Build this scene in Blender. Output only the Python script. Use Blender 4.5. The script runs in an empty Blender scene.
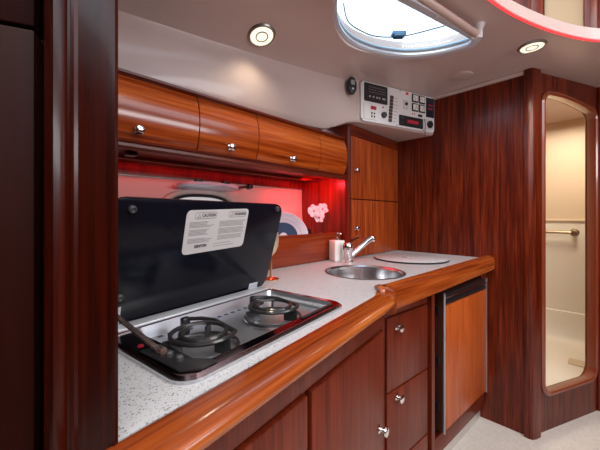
import bpy, bmesh, math, random
from mathutils import Vector, Matrix
random.seed(3)
sc = bpy.context.scene
col = sc.collection
PI = math.pi
R = math.radians

# ---------------------------------------------------------------- camera
A = R(44.7)
cam = bpy.data.cameras.new('camera')
cam.lens = 18; cam.sensor_width = 36; cam.sensor_fit = 'HORIZONTAL'
cam.shift_y = -0.015; cam.clip_start = 0.01; cam.clip_end = 100
co = bpy.data.objects.new('camera', cam); col.objects.link(co)
co.location = (0, 0, 1.15)
co.rotation_euler = (R(90), 0, A - R(90))
sc.camera = co

# ---------------------------------------------------------------- world, lights, exposure
sc.view_settings.view_transform = 'Standard'
sc.view_settings.look = 'None'
sc.view_settings.gamma = 1
sc.view_settings.use_curve_mapping = False
sc.view_settings.exposure = 0.30
w = bpy.data.worlds.new('sky'); sc.world = w; w.use_nodes = True
wn = w.node_tree.nodes; wl = w.node_tree.links
wn['Background'].inputs['Color'].default_value = (0.80, 0.90, 1.0, 1)
wn['Background'].inputs['Strength'].default_value = 3.2

def area(name, loc, target, sx, sy, power, color):
    l = bpy.data.lights.new(name, 'AREA'); l.shape = 'RECTANGLE'
    l.size = sx; l.size_y = sy; l.energy = power; l.color = color
    o = bpy.data.objects.new(name, l); col.objects.link(o)
    o.location = loc
    d = Vector(target) - Vector(loc)
    o.rotation_euler = d.to_track_quat('-Z', 'Y').to_euler()
    return o
# added area light under the saloon roof, for assumed daylight above and behind the camera
area('assumed_saloon_daylight', (0.20, -0.45, 2.82), (0.70, 0.25, 0.9), 1.7, 1.0, 46, (1.0, 0.94, 0.86))
# assumed daylight from starboard: added area light, the solid wall there has no window
area('assumed_starboard_daylight', (1.15, -1.50, 1.62), (1.05, 0.5, 1.35), 1.3, 0.32, 13, (0.97, 0.97, 1.0))
area('red_glow', (1.20, 1.10, 1.345), (1.40, 1.20, 1.0), 0.10, 0.04, 1.6, (1.0, 0.03, 0.04))  # added red fill with no fitting, reddens the locker's side
# unseen fill light added to brighten the washroom
area('washroom_fill', (2.75, 0.15, 1.86), (2.75, 0.15, 0), 0.35, 0.35, 8, (1.0, 0.87, 0.70))

# ---------------------------------------------------------------- material helpers
def new_mat(name):
    m = bpy.data.materials.new(name); m.use_nodes = True
    return m, m.node_tree.nodes, m.node_tree.links, m.node_tree.nodes['Principled BSDF']
def plain(name, rgb, rough=0.5, metal=0.0, coat=0.0, emit=None, estr=0.0, spec=None, trans=0.0):
    m, n, l, p = new_mat(name)
    p.inputs['Base Color'].default_value = (*rgb, 1)
    p.inputs['Roughness'].default_value = rough
    p.inputs['Metallic'].default_value = metal
    p.inputs['Coat Weight'].default_value = coat
    p.inputs['Coat Roughness'].default_value = 0.08
    if spec is not None: p.inputs['Specular IOR Level'].default_value = spec
    if emit: 
        p.inputs['Emission Color'].default_value = (*emit, 1); p.inputs['Emission Strength'].default_value = estr
    p.inputs['Transmission Weight'].default_value = trans
    return m
def wood(name, dark, mid, light, grain='Z', scale=1.0, rough=0.3, coat=0.5, stripe=0.5, turn=0.0, spec=0.35):
    """varnished timber with ribbon grain running along one axis"""
    m, n, l, p = new_mat(name)
    tc = n.new('ShaderNodeTexCoord')
    rot = n.new('ShaderNodeMapping'); rot.inputs['Rotation'].default_value = (0, 0, -turn)
    l.new(tc.outputs['Object'], rot.inputs['Vector'])
    def mp(cross, along):
        k = n.new('ShaderNodeMapping')
        v = [cross, cross, cross]; v['XYZ'.index(grain)] = along
        k.inputs['Scale'].default_value = v
        l.new(rot.outputs['Vector'], k.inputs['Vector']); return k
    a = mp(55 * scale, 2.2 * scale); b = mp(190 * scale, 5 * scale); c = mp(11 * scale, 1.0 * scale)
    def noise(src, detail, rg):
        k = n.new('ShaderNodeTexNoise'); k.inputs['Scale'].default_value = 1.0
        k.inputs['Detail'].default_value = detail; k.inputs['Roughness'].default_value = rg
        l.new(src.outputs['Vector'], k.inputs['Vector']); return k
    na, nb, nc = noise(a, 3, .55), noise(b, 2, .5), noise(c, 2, .5)
    m1 = n.new('ShaderNodeMix'); m1.data_type = 'FLOAT'; m1.inputs['Factor'].default_value = 0.35
    l.new(na.outputs['Fac'], m1.inputs['A']); l.new(nb.outputs['Fac'], m1.inputs['B'])
    m2 = n.new('ShaderNodeMix'); m2.data_type = 'FLOAT'; m2.inputs['Factor'].default_value = 1 - stripe
    l.new(m1.outputs['Result'], m2.inputs['A']); l.new(nc.outputs['Fac'], m2.inputs['B'])
    r = n.new('ShaderNodeValToRGB')
    e = r.color_ramp.elements
    e[0].position = 0.38; e[0].color = (*dark, 1)
    e[1].position = 0.62; e[1].color = (*light, 1)
    q = e.new(0.5); q.color = (*mid, 1)
    l.new(m2.outputs['Result'], r.inputs['Fac'])
    l.new(r.outputs['Color'], p.inputs['Base Color'])
    p.inputs['Roughness'].default_value = rough
    p.inputs['Specular IOR Level'].default_value = spec
    p.inputs['Coat Weight'].default_value = coat
    p.inputs['Coat Roughness'].default_value = 0.12
    return m

HT = R(8.45)      # the near counter edge runs a little off the boat's axis
M = {}
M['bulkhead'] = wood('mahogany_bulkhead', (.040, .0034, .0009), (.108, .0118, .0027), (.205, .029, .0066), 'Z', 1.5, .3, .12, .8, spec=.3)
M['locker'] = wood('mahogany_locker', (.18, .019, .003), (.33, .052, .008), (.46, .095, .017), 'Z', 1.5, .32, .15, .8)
M['overhead'] = wood('mahogany_overhead', (.17, .019, .0025), (.40, .064, .008), (.62, .140, .022), 'X', .85, .2, .5, .65)
M['frame'] = wood('mahogany_frame', (.07, .006, .0015), (.15, .017, .004), (.23, .034, .008), 'X', .9, .32, .15, .7)
M['framez'] = wood('mahogany_upright', (.06, .005, .0013), (.135, .014, .0034), (.21, .029, .007), 'Z', .9, .32, .15, .7)
M['trim'] = wood('varnished_trim', (.14, .018, .002), (.33, .068, .010), (.50, .145, .029), 'X', .7, .24, .5, .6, HT)
M['rail'] = wood('varnished_rail', (.14, .017, .002), (.33, .062, .009), (.49, .125, .025), 'X', .7, .24, .5, .6, R(-3))
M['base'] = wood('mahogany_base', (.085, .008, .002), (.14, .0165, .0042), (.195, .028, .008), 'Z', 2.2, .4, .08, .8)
M['fridge'] = wood('mahogany_fridge', (.33, .054, .009), (.45, .088, .015), (.55, .12, .024), 'Z', 2.0, .36, .1, .75)
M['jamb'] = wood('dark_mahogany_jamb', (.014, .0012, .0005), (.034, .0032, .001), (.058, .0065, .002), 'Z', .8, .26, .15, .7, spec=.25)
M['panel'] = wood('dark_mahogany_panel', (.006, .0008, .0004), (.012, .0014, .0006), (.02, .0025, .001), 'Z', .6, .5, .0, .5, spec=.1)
M['tray'] = wood('mahogany_tray', (.14, .013, .003), (.22, .027, .007), (.30, .047, .012), 'X', .9, .25, .4, .7)
M['liner'] = plain('warm_tinted_gelcoat', (.56, .435, .40), .36, coat=.25)  # white gelcoat with the pink of warm bounce mixed into its colour
M['hull'] = plain('pale_vinyl_lining', (.72, .60, .55), .6)
M['cream'] = plain('cream_gelcoat', (.66, .52, .36), .4)
M['whitepan'] = plain('white_gelcoat_pan', (.80, .74, .62), .4)
M['plate'] = plain('white_panel_plate', (.76, .74, .74), .45)
M['black'] = plain('black_plastic', (.012, .012, .014), .35)
M['rubber'] = plain('black_rubber', (.016, .015, .015), .6)
M['coil'] = plain('black_enamel_coil', (.018, .017, .018), .32, coat=.3)
M['lid'] = plain('black_glass', (.004, .005, .010), .2, coat=.0, spec=.22)
M['steel'] = plain('brushed_steel', (.62, .63, .65), .24, 1)
M['steel2'] = plain('dull_steel', (.50, .52, .56), .3, .85)
M['chrome'] = plain('chrome', (.80, .80, .80), .10, 1)
M['rail_metal'] = plain('dull_brass', (.42, .32, .20), .3, 1)
M['ledge'] = plain('satin_ledge', (.58, .61, .66), .3, .35)
M['alu'] = plain('pale_aluminium', (.75, .72, .69), .4, .6)
M['brass'] = plain('copper_gilt', (.80, .44, .20), .22, 1)
M['ivory'] = plain('pale_gilt', (.85, .72, .48), .3, .7)
M['ceramic'] = plain('white_ceramic', (.82, .80, .78), .25, coat=.4)
M['label'] = plain('silver_label', (.62, .60, .60), .5)
M['ink'] = plain('label_ink', (.03, .03, .035), .6)
M['grey_ink'] = plain('label_grey_print', (.22, .21, .22), .6)
M['red_lamp'] = plain('red_led_lamp', (.5, .02, .02), .4, emit=(1, .05, .04), estr=.08)
M['red_led'] = plain('red_led_strip', (.6, .02, .03), .4, emit=(1.0, .025, .03), estr=8)
M['red_rim'] = plain('red_rim_strip', (.6, .05, .05), .4, emit=(1.0, .02, .025), estr=1.9)
M['red_dark'] = plain('dull_red_display', (.12, .01, .015), .3, emit=(1, .03, .08), estr=.15)
M['bulb'] = plain('warm_lamp_lens', (.9, .88, .8), .4, emit=(1.0, .93, .70), estr=.85)
M['orchid'] = plain('orchid_petal', (.92, .66, .70), .5)
M['orchid_c'] = plain('orchid_throat', (.75, .20, .25), .5)
M['leaf'] = plain('dark_green_leaf', (.015, .035, .012), .35)
M['navy'] = plain('navy_glaze', (.02, .04, .11), .4, spec=.15)
M['pinkglaze'] = plain('pale_mauve_glaze', (.72, .58, .66), .25, coat=.3)
M['blueplastic'] = plain('blue_latch_plastic', (.05, .16, .30), .4)
M['darkgrey'] = plain('charcoal', (.05, .05, .055), .5)
M['bezel'] = plain('grey_bezel', (.30, .28, .25), .35, .8)

def counter_mat():
    m, n, l, p = new_mat('speckled_laminate')
    tc = n.new('ShaderNodeTexCoord')
    def vor(sc_, lo, hi):
        v = n.new('ShaderNodeTexVoronoi'); v.inputs['Scale'].default_value = sc_
        l.new(tc.outputs['Object'], v.inputs['Vector'])
        s_ = n.new('ShaderNodeSeparateColor'); l.new(v.outputs['Color'], s_.inputs['Color'])
        r = n.new('ShaderNodeMapRange'); r.inputs['From Min'].default_value = lo; r.inputs['From Max'].default_value = hi
        l.new(s_.outputs['Red'], r.inputs['Value'])
        d = n.new('ShaderNodeMath'); d.operation = 'LESS_THAN'; d.inputs[1].default_value = .42
        l.new(v.outputs['Distance'], d.inputs[0])
        k = n.new('ShaderNodeMath'); k.operation = 'MULTIPLY'
        l.new(r.outputs['Result'], k.inputs[0]); l.new(d.outputs['Value'], k.inputs[1]); return k
    a = vor(420, .70, .72); b = vor(330, .86, .88)
    base = n.new('ShaderNodeRGB'); base.outputs[0].default_value = (.55, .565, .595, 1)
    mx = n.new('ShaderNodeMix'); mx.data_type = 'RGBA'; mx.inputs['B'].default_value = (.30, .30, .32, 1)
    l.new(a.outputs[0], mx.inputs['Factor']); l.new(base.outputs[0], mx.inputs['A'])
    mx2 = n.new('ShaderNodeMix'); mx2.data_type = 'RGBA'; mx2.inputs['B'].default_value = (.13, .12, .13, 1)
    l.new(b.outputs[0], mx2.inputs['Factor']); l.new(mx.outputs['Result'], mx2.inputs['A'])
    l.new(mx2.outputs['Result'], p.inputs['Base Color'])
    p.inputs['Roughness'].default_value = .33
    return m
M['counter'] = counter_mat()
def carpet_mat():
    m, n, l, p = new_mat('pale_carpet')
    tc = n.new('ShaderNodeTexCoord')
    v = n.new('ShaderNodeTexNoise'); v.inputs['Scale'].default_value = 90; v.inputs['Detail'].default_value = 5
    l.new(tc.outputs['Object'], v.inputs['Vector'])
    r = n.new('ShaderNodeValToRGB'); e = r.color_ramp.elements
    e[0].position = .35; e[0].color = (.66, .62, .57, 1); e[1].position = .65; e[1].color = (.74, .70, .65, 1)
    l.new(v.outputs['Fac'], r.inputs['Fac']); l.new(r.outputs['Color'], p.inputs['Base Color'])
    bp = n.new('ShaderNodeBump'); bp.inputs['Strength'].default_value = .4; bp.inputs['Distance'].default_value = .006
    l.new(v.outputs['Fac'], bp.inputs['Height']); l.new(bp.outputs['Normal'], p.inputs['Normal'])
    p.inputs['Roughness'].default_value = .85
    return m
M['carpet'] = carpet_mat()
def glass_mat():
    m = bpy.data.materials.new('hatch_acrylic'); m.use_nodes = True
    n, l = m.node_tree.nodes, m.node_tree.links
    n.remove(n['Principled BSDF'])
    t = n.new('ShaderNodeBsdfTransparent'); t.inputs['Color'].default_value = (.86, .95, 1, 1)
    g = n.new('ShaderNodeBsdfGlossy'); g.inputs['Roughness'].default_value = .05
    mx = n.new('ShaderNodeMixShader'); mx.inputs[0].default_value = .08
    l.new(t.outputs[0], mx.inputs[1]); l.new(g.outputs[0], mx.inputs[2])
    l.new(mx.outputs[0], n['Material Output'].inputs['Surface'])
    return m
M['glass'] = glass_mat()

# ---------------------------------------------------------------- mesh helpers
I4 = Matrix.Identity(4)
def bm_new(): return bmesh.new()
def add_box(bm, x0, x1, y0, y1, z0, z1, mat=I4, bevel=0.0, seg=2):
    vs = [bm.verts.new(mat @ Vector(p)) for p in
          [(x0,y0,z0),(x1,y0,z0),(x1,y1,z0),(x0,y1,z0),(x0,y0,z1),(x1,y0,z1),(x1,y1,z1),(x0,y1,z1)]]
    fs = [bm.faces.new([vs[i] for i in f]) for f in [(0,3,2,1),(4,5,6,7),(0,1,5,4),(1,2,6,5),(2,3,7,6),(3,0,4,7)]]
    if bevel > 0:
        es = set(e for f in fs for e in f.edges)
        bmesh.ops.bevel(bm, geom=list(es), offset=bevel, segments=seg, affect='EDGES', profile=.5)
    return bm
def add_prism(bm, pts, lo, hi, mat=I4, bevel=0.0, seg=2):
    """extrude a 2D outline (x, y) from z=lo to z=hi"""
    ar = sum(pts[i][0]*pts[(i+1)%len(pts)][1] - pts[(i+1)%len(pts)][0]*pts[i][1] for i in range(len(pts)))
    if ar < 0: pts = pts[::-1]
    a = [bm.verts.new(mat @ Vector((p[0], p[1], lo))) for p in pts]
    b = [bm.verts.new(mat @ Vector((p[0], p[1], hi))) for p in pts]
    fs = [bm.faces.new(a[::-1]), bm.faces.new(b)]
    k = len(pts)
    for i in range(k):
        fs.append(bm.faces.new([a[i], a[(i+1)%k], b[(i+1)%k], b[i]]))
    if bevel > 0:
        es = set(fs[0].edges) | set(fs[1].edges)
        bmesh.ops.bevel(bm, geom=list(es), offset=bevel, segments=seg, affect='EDGES', profile=.5)
    return bm
def add_lathe(bm, prof, mat=I4, seg=24):
    """revolve (r, z) around z"""
    rings = []
    for r, z in prof:
        if r < 1e-6: rings.append([bm.verts.new(mat @ Vector((0, 0, z)))])
        else: rings.append([bm.verts.new(mat @ Vector((r*math.cos(2*PI*i/seg), r*math.sin(2*PI*i/seg), z))) for i in range(seg)])
    for a, b in zip(rings, rings[1:]):
        for i in range(seg):
            j = (i+1) % seg
            if len(a) == 1 and len(b) == 1: continue
            if len(a) == 1: bm.faces.new([a[0], b[j], b[i]])
            elif len(b) == 1: bm.faces.new([a[i], a[j], b[0]])
            else: bm.faces.new([a[i], a[j], b[j], b[i]])
    return bm
def add_sweep(bm, path, prof, mat=I4, closed=False, up=Vector((0,0,1)), caps=True):
    """sweep a closed profile (side, up) along a path of points"""
    path = [Vector(p) for p in path]; k = len(path); rings = []
    for i, p in enumerate(path):
        if closed: t = (path[(i+1)%k] - path[i-1])
        else: t = path[min(i+1,k-1)] - path[max(i-1,0)]
        t.normalize()
        s = t.cross(up)
        if s.length < 1e-4: s = t.cross(Vector((1,0,0)))
        s.normalize(); u = s.cross(t).normalized()
        sc_ = 1.0
        if 0 < i < k-1 or closed:
            t1 = (path[i] - path[i-1]).normalized()
            cs = max(.5, t1.dot(t)); sc_ = 1/cs
        rings.append([bm.verts.new(mat @ (p + s*a*sc_ + u*b)) for a, b in prof])
    m = len(prof)
    rr = list(zip(rings, rings[1:])) + ([(rings[-1], rings[0])] if closed else [])
    for a, b in rr:
        for i in range(m):
            bm.faces.new([a[i], b[i], b[(i+1)%m], a[(i+1)%m]])
    if caps and not closed:
        bm.faces.new(rings[0]); bm.faces.new(rings[-1][::-1])
    return bm
def circ(r, n=10, sx=1, sy=1): return [(r*sx*math.cos(2*PI*i/n), r*sy*math.sin(2*PI*i/n)) for i in range(n)]
def add_tube(bm, path, r, mat=I4, n=10, closed=False, up=Vector((0,0,1))):
    return add_sweep(bm, path, circ(r, n), mat, closed, up)
def rrect(x0, x1, y0, y1, r, n=6):
    o = []
    for cx, cy, a in [(x1-r,y1-r,0),(x0+r,y1-r,90),(x0+r,y0+r,180),(x1-r,y0+r,270)]:
        for i in range(n+1):
            t = R(a + 90*i/n); o.append((cx + r*math.cos(t), cy + r*math.sin(t)))
    return o
def smooth(pts, n=4, closed=False):
    """Catmull-Rom through points"""
    pts = [Vector(p) for p in pts]; k = len(pts); o = []
    for i in range(k if closed else k-1):
        if closed: a,b,c,d = pts[i-1],pts[i],pts[(i+1)%k],pts[(i+2)%k]
        else: a,b,c,d = pts[max(i-1,0)],pts[i],pts[i+1],pts[min(i+2,k-1)]
        for j in range(n):
            t = j/n
            o.append(.5*((2*b)+(c-a)*t+(2*a-5*b+4*c-d)*t*t+(3*b-a-3*c+d)*t**3))
    if not closed: o.append(pts[-1])
    return o
def frame_to(loc, z, x=None):
    """matrix at loc whose z axis points along z"""
    z = Vector(z).normalized()
    x = Vector(x) if x is not None else (Vector((0,0,1)) if abs(z.z) < .9 else Vector((1,0,0)))
    y = z.cross(x).normalized(); x = y.cross(z).normalized()
    return Matrix.Translation(loc) @ Matrix((x, y, z)).transposed().to_4x4()

def obj(name, bm, mat, parent=None, label=None, sharp=35):
    """link a bmesh built in world coordinates as ONE mesh object"""
    bmesh.ops.recalc_face_normals(bm, faces=bm.faces)
    me = bpy.data.meshes.new(name)
    if parent is not None:
        root = parent
        while root.parent: root = root.parent
        off = root.location.copy()
    else:
        xs = [v.co for v in bm.verts]
        mn = [min(v[i] for v in xs) for i in range(3)]; mx = [max(v[i] for v in xs) for i in range(3)]
        off = Vector(((mn[0]+mx[0])/2, (mn[1]+mx[1])/2, mn[2]))
    bmesh.ops.translate(bm, verts=bm.verts, vec=-off)
    bm.to_mesh(me); bm.free()
    me.shade_smooth(); me.set_sharp_from_angle(angle=R(sharp))
    me.materials.append(mat)
    o = bpy.data.objects.new(name, me); col.objects.link(o)
    if parent is not None: o.parent = parent
    else: o.location = off
    if label: o['label'] = label
    return o
def thing(name, label, cat, loc, group=None):
    o = bpy.data.objects.new(name, None); col.objects.link(o)
    o.empty_display_size = .05
    o.location = loc; o['label'] = label; o['category'] = cat
    if group: o['group'] = group
    return o
def tag(o, label, cat, group=None):
    o['label'] = label; o['category'] = cat
    if group: o['group'] = group
    return o
def struct(name, bm, mat, label=None, parent=None):
    o = obj(name, bm, mat, parent)
    o['kind'] = 'structure'
    return o
def cut(o, cutters):
    """subtract bmeshes (world coordinates) from an object, leaving a plain mesh"""
    tmp = []
    for c in cutters:
        bmesh.ops.recalc_face_normals(c, faces=c.faces)
        me = bpy.data.meshes.new('c'); c.to_mesh(me); c.free()
        k = bpy.data.objects.new('c', me); col.objects.link(k); tmp.append(k)
        md = o.modifiers.new('b', 'BOOLEAN'); md.operation = 'DIFFERENCE'; md.object = k; md.solver = 'EXACT'
    bpy.context.view_layer.update()
    dg = bpy.context.evaluated_depsgraph_get()
    me = bpy.data.meshes.new_from_object(o.evaluated_get(dg))
    o.modifiers.clear(); o.data = me
    for k in tmp:
        d = k.data; bpy.data.objects.remove(k); bpy.data.meshes.remove(d)
    me.shade_smooth(); me.set_sharp_from_angle(angle=R(35))
    return o
def text_obj(name, body, size, mat, parent, matrix, align='LEFT', bold=0.0):
    cu = bpy.data.curves.new(name, 'FONT'); cu.body = body; cu.size = size
    cu.align_x = align; cu.align_y = 'CENTER'; cu.extrude = 0.0002; cu.offset = bold
    t = bpy.data.objects.new('t', cu); col.objects.link(t)
    bpy.context.view_layer.update()
    me = bpy.data.meshes.new_from_object(t.evaluated_get(bpy.context.evaluated_depsgraph_get()))
    bpy.data.objects.remove(t); bpy.data.curves.remove(cu)
    b = bmesh.new(); b.from_mesh(me); bpy.data.meshes.remove(me)
    bmesh.ops.transform(b, matrix=matrix, verts=b.verts)
    return obj(name, b, mat, parent)
KNOB = [(0.0, 0.0), (.011, 0.0), (.012, .002), (.007, .004), (.005, .009), (.006, .012), (.012, .015), (.0145, .019), (.0135, .0235), (.009, .026), (.0045, .0265), (0, .0265)]
def knob(parent, loc, normal, s=1.0):
    b = bm_new(); add_lathe(b, [(r*s, z*s) for r, z in KNOB], frame_to(loc, normal), 20)
    return obj('knob', b, M['chrome'], parent, 'round chrome knob')

# ================================================================ SETTING
b = bm_new(); add_box(b, -1.55, 2.95, -1.55, 1.5, -.06, 0); struct('floor', b, M['carpet'])

# --- moulded ceiling with the side liner and the pod that carries the panel
cx_ = [-1.55, -.6, .1, .3, .5, .8, 1.05, 1.18, 1.26, 1.32, 1.375, 1.40, 1.6, 1.8, 1.95, 2.1, 3.3]
def lerp_tab(tab, x):
    if x <= tab[0][0]: return tab[0][1:]
    for p, q in zip(tab, tab[1:]):
        if x <= q[0]:
            t = (x-p[0])/(q[0]-p[0]); return tuple(a+(b_-a)*t for a, b_ in zip(p[1:], q[1:]))
    return tab[-1][1:]
#            X      crease Y, z      bottom Y, z     
crease = [(-1.55, 1.07, 1.775, 1.075, 1.575), (.1, 1.055, 1.775, 1.06, 1.575), (.5, 1.0, 1.79, 1.035, 1.578), (.8, .975, 1.815, 1.02, 1.582),
          (1.05, .95, 1.84, 1.0, 1.588), (1.18, .94, 1.855, .99, 1.595), (1.26, .938, 1.865, .965, 1.622), (1.32, .938, 1.875, .945, 1.65), (1.375, .935, 1.897, .935, 1.662),
          (1.40, .9265, 1.9, .9265, 1.665), (1.95, .738, 1.9, .738, 1.662), (2.1, .73, 1.9, .73, 1.66), (3.3, .73, 1.9, .73, 1.66)]
def ceil_row(x):
    yc, zc, yb, zb = lerp_tab(crease, x)
    o = [(-1.55, 1.91), (-.6, 1.91), (0, 1.91), (.3, 1.91), (.45, 1.91)]
    y0 = .45
    for v in (.2, .4, .6, .75, .88, .96):
        o.append((y0 + (yc-y0)*v, 1.91 + (zc-1.91)*v*v))
    h = zc - zb
    o += [(yc, zc-.006), (yc+.004, zc-.02), (yc+(yb-yc)*.2, zc-h*.2), (yc+(yb-yc)*.5-.004, zc-h*.5), (yc+(yb-yc)*.85, zc-h*.85), (yb, zb+.012), (yb+.006, zb+.003), (yb+.02, zb), (1.12, zb+.0)]
    return o
b = bm_new(); lower = []; upper = []
for x in cx_:
    row = ceil_row(x)
    lower.append([b.verts.new((x, y, z)) for y, z in row])
    up_ = []
    for i, (y, z) in enumerate(row):
        if i < 9: up_.append(b.verts.new((x, y, 1.97)))
        elif i < 12: up_.append(b.verts.new((x, y+.06, 1.97-.01*(i-9))))
        elif i < 18: up_.append(b.verts.new((x, max(y+.06, 1.02+.012*(i-12)), max(z+.02, 1.70))))
        else: up_.append(b.verts.new((x, max(y+.06, 1.10+.01*(i-18)), 1.69)))
    upper.append(up_)
nr = len(lower[0])
for i in range(len(cx_)-1):
    for j in range(nr-1):
        b.faces.new([lower[i][j], lower[i][j+1], lower[i+1][j+1], lower[i+1][j]])
        b.faces.new([upper[i][j], upper[i+1][j], upper[i+1][j+1], upper[i][j+1]])
    b.faces.new([lower[i][0], lower[i+1][0], upper[i+1][0], upper[i][0]])
    b.faces.new([lower[i][-1], upper[i][-1], upper[i+1][-1], lower[i+1][-1]])
for k in (0, -1):
    for j in range(nr-1):
        b.faces.new([lower[k][j], upper[k][j], upper[k][j+1], lower[k][j+1]])
ceiling = struct('ceiling', b, M['liner'])
# opening to the raised saloon, with its curved edge
rim = smooth([(-1.3, .30), (-.4, .33), (.5, .345), (.95, .325), (1.22, .272), (1.427, .212), (1.664, .110), (1.853, -.009), (1.98, -.16), (2.06, -.40), (2.09, -.8), (2.08, -1.3)], 5)
rim = [(p.x, p.y) for p in [Vector((*q[:2], 0)) for q in rim]]
# hatch outline: straight inboard edge, bowed outboard edge
HX = [(.80, .535), (1.0, .478), (1.22, .420), (1.41, .372), (1.455, .385), (1.463, .42), (1.43, .535), (1.35, .645), (1.22, .725), (1.08, .760), (.95, .735), (.84, .665), (.78, .595)]
hatch = smooth([(x, y, 0) for x, y in HX], 5, True); hatch = [(p.x, p.y) for p in hatch]
def grow(pts, d):
    c_ = Vector((sum(p[0] for p in pts)/len(pts), sum(p[1] for p in pts)/len(pts)))
    o = []
    k = len(pts)
    for i, p in enumerate(pts):
        t = Vector(pts[(i+1)%k]) - Vector(pts[i-1]); nn = Vector((t.y, -t.x)).normalized()
        if nn.dot(Vector(p)-c_) < 0: nn = -nn
        o.append((p[0]+nn.x*d, p[1]+nn.y*d))
    return o
c1 = bm_new(); add_prism(c1, hatch, 1.6, 2.2)
c2 = bm_new(); add_prism(c2, rim + [(2.08, -1.4), (-1.3, -1.4)], 1.6, 2.2)
cut(ceiling, [c1, c2])

# rim strip of red light along the lower edge of the saloon opening
b = bm_new(); add_tube(b, [(x, y, 1.913) for x, y in grow(rim + [(2.08, -1.4), (-1.3, -1.4)], -.004)[:len(rim)]], .005, n=8)
tag(obj('light_strip', b, M['red_rim']), 'glowing red light strip along the curved edge of the ceiling opening', 'light strip')

# bulkhead with mahogany veneer
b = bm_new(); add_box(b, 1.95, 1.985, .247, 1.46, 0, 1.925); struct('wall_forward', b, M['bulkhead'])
b = bm_new(); add_sweep(b, [(1.944, .262, 1.902), (1.944, .74, 1.896)], [(-.008,-.012),(.012,-.012),(.012,.012),(-.004,.012),(-.012,.002)]); struct('trim_1', b, M['liner'])

# angled wall with the doorway into the washroom
WD = Vector((.9107, -.4131, 0)); WN = Vector((-.4131, -.9107, 0)); WP = Vector((1.95, .247, 0))
WM = Matrix.Translation(WP) @ Matrix((WD, Vector((0,0,1)), WN)).transposed().to_4x4()     # local x along, y up, z out of the wall
b = bm_new(); add_box(b, 0, 1.05, 0, 1.925, -.035, 0, WM)
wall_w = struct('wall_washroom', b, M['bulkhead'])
def door_outline(g=0.0):
    x0, x1, z0, z1 = .088-g, .562+g, .205-g, 1.80+g
    o = []
    r = .07+g
    for i in range(8): t = R(180+90*i/7); o.append((x0+r+r*math.cos(t), z0+r+r*math.sin(t)))
    for i in range(8): t = R(270+90*i/7); o.append((x1-r+r*math.cos(t), z0+r+r*math.sin(t)))
    r2 = .055+g
    zr = z1-.035
    for i in range(7): t = R(0+80*i/6); o.append((x1-r2+r2*math.cos(t), zr-r2+r2*math.sin(t)))
    for i in range(1, 6):
        t = i/6; o.append((x1-r2 + (x0+r2-x1+r2)*t, zr + (z1-zr)*math.sin(t*PI/2) + .006*math.sin(t*PI)))
    for i in range(7): t = R(95+85*i/6); o.append((x0+r2+r2*math.cos(t), z1-r2+r2*math.sin(t)))
    return o
c1 = bm_new(); add_prism(c1, door_outline(0), -.2, .2, WM); cut(wall_w, [c1])
b = bm_new()
dp = [WM @ Vector((x, y, .004)) for x, y in door_outline(.004)]
add_sweep(b, dp, [(-.012,-.020),(-.012,.012),(-.006,.017),(.004,.017),(.012,.010),(.012,-.045),(.004,-.047)], closed=True, up=WN)
struct('trim_2', b, plain('varnished_door_trim', (.22, .040, .013), .3, coat=1.0))
b = bm_new(); add_prism(b, [(1.926,.252),(1.932,.232),(1.950,.222),(1.985,.206),(2.0,.222),(1.975,.262),(1.95,.272),(1.93,.270)], 0, 1.915, bevel=.004); struct('trim_3', b, M['bulkhead'])
b = bm_new(); add_box(b, .60, .66, 0, 1.925, 0, .012, WM, .004); struct('trim_4', b, M['framez'])

# washroom shell
b = bm_new(); add_box(b, 3.192, 3.2, -.195, .70, .15, 1.105); struct('wall_washroom_lower', b, M['whitepan'])
b = bm_new(); add_box(b, 3.2, 3.24, -.23, .76, .1, 1.91); struct('wall_washroom_forward', b, M['cream'])
b = bm_new(); add_box(b, 1.99, 3.2, .70, .73, .1, 1.91); struct('wall_washroom_port', b, M['cream'])
b = bm_new(); add_box(b, 2.925, 3.2, -.23, -.20, .1, 1.91); struct('wall_washroom_starboard', b, M['cream'])
b = bm_new(); add_box(b, 3.18, 3.2, -.195, .70, 1.105, 1.125, bevel=.006); struct('trim_5', b, M['cream'])
b = bm_new(); add_prism(b, [(1.99,.70),(1.99,.272),(2.05,.243),(2.90,-.142),(2.90,-.195),(3.2,-.195),(3.2,.70)], .004, .15); struct('floor_washroom', b, M['whitepan'])
b = bm_new(); add_sweep(b, [(3.2, -.195, .15), (3.2, .70, .15)], [(-.0,0),(.0,.24),(-.012,.245),(-.03,.24),(-.04,.15),(-.06,.06),(-.10,.015),(-.16,0)]); struct('baseboard_washroom', b, M['whitepan'])

b = bm_new(); add_box(b, 2.88, 2.92, -1.55, -.185, 0, 1.91); struct('wall_forward_starboard', b, M['framez'])
# aft and starboard walls of the cabin, the raised saloon above
b = bm_new(); add_box(b, -1.6, -1.55, -1.55, 1.7, 0, 1.91); struct('wall_aft', b, M['framez'])
b = bm_new(); add_box(b, -1.55, 2.92, -1.6, -1.55, 0, 1.91); struct('wall_starboard', b, M['framez'])
b = bm_new(); add_box(b, -1.55, 1.985, 1.46, 1.5, 0, 1.66); struct('wall_port', b, M['hull'])
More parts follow.
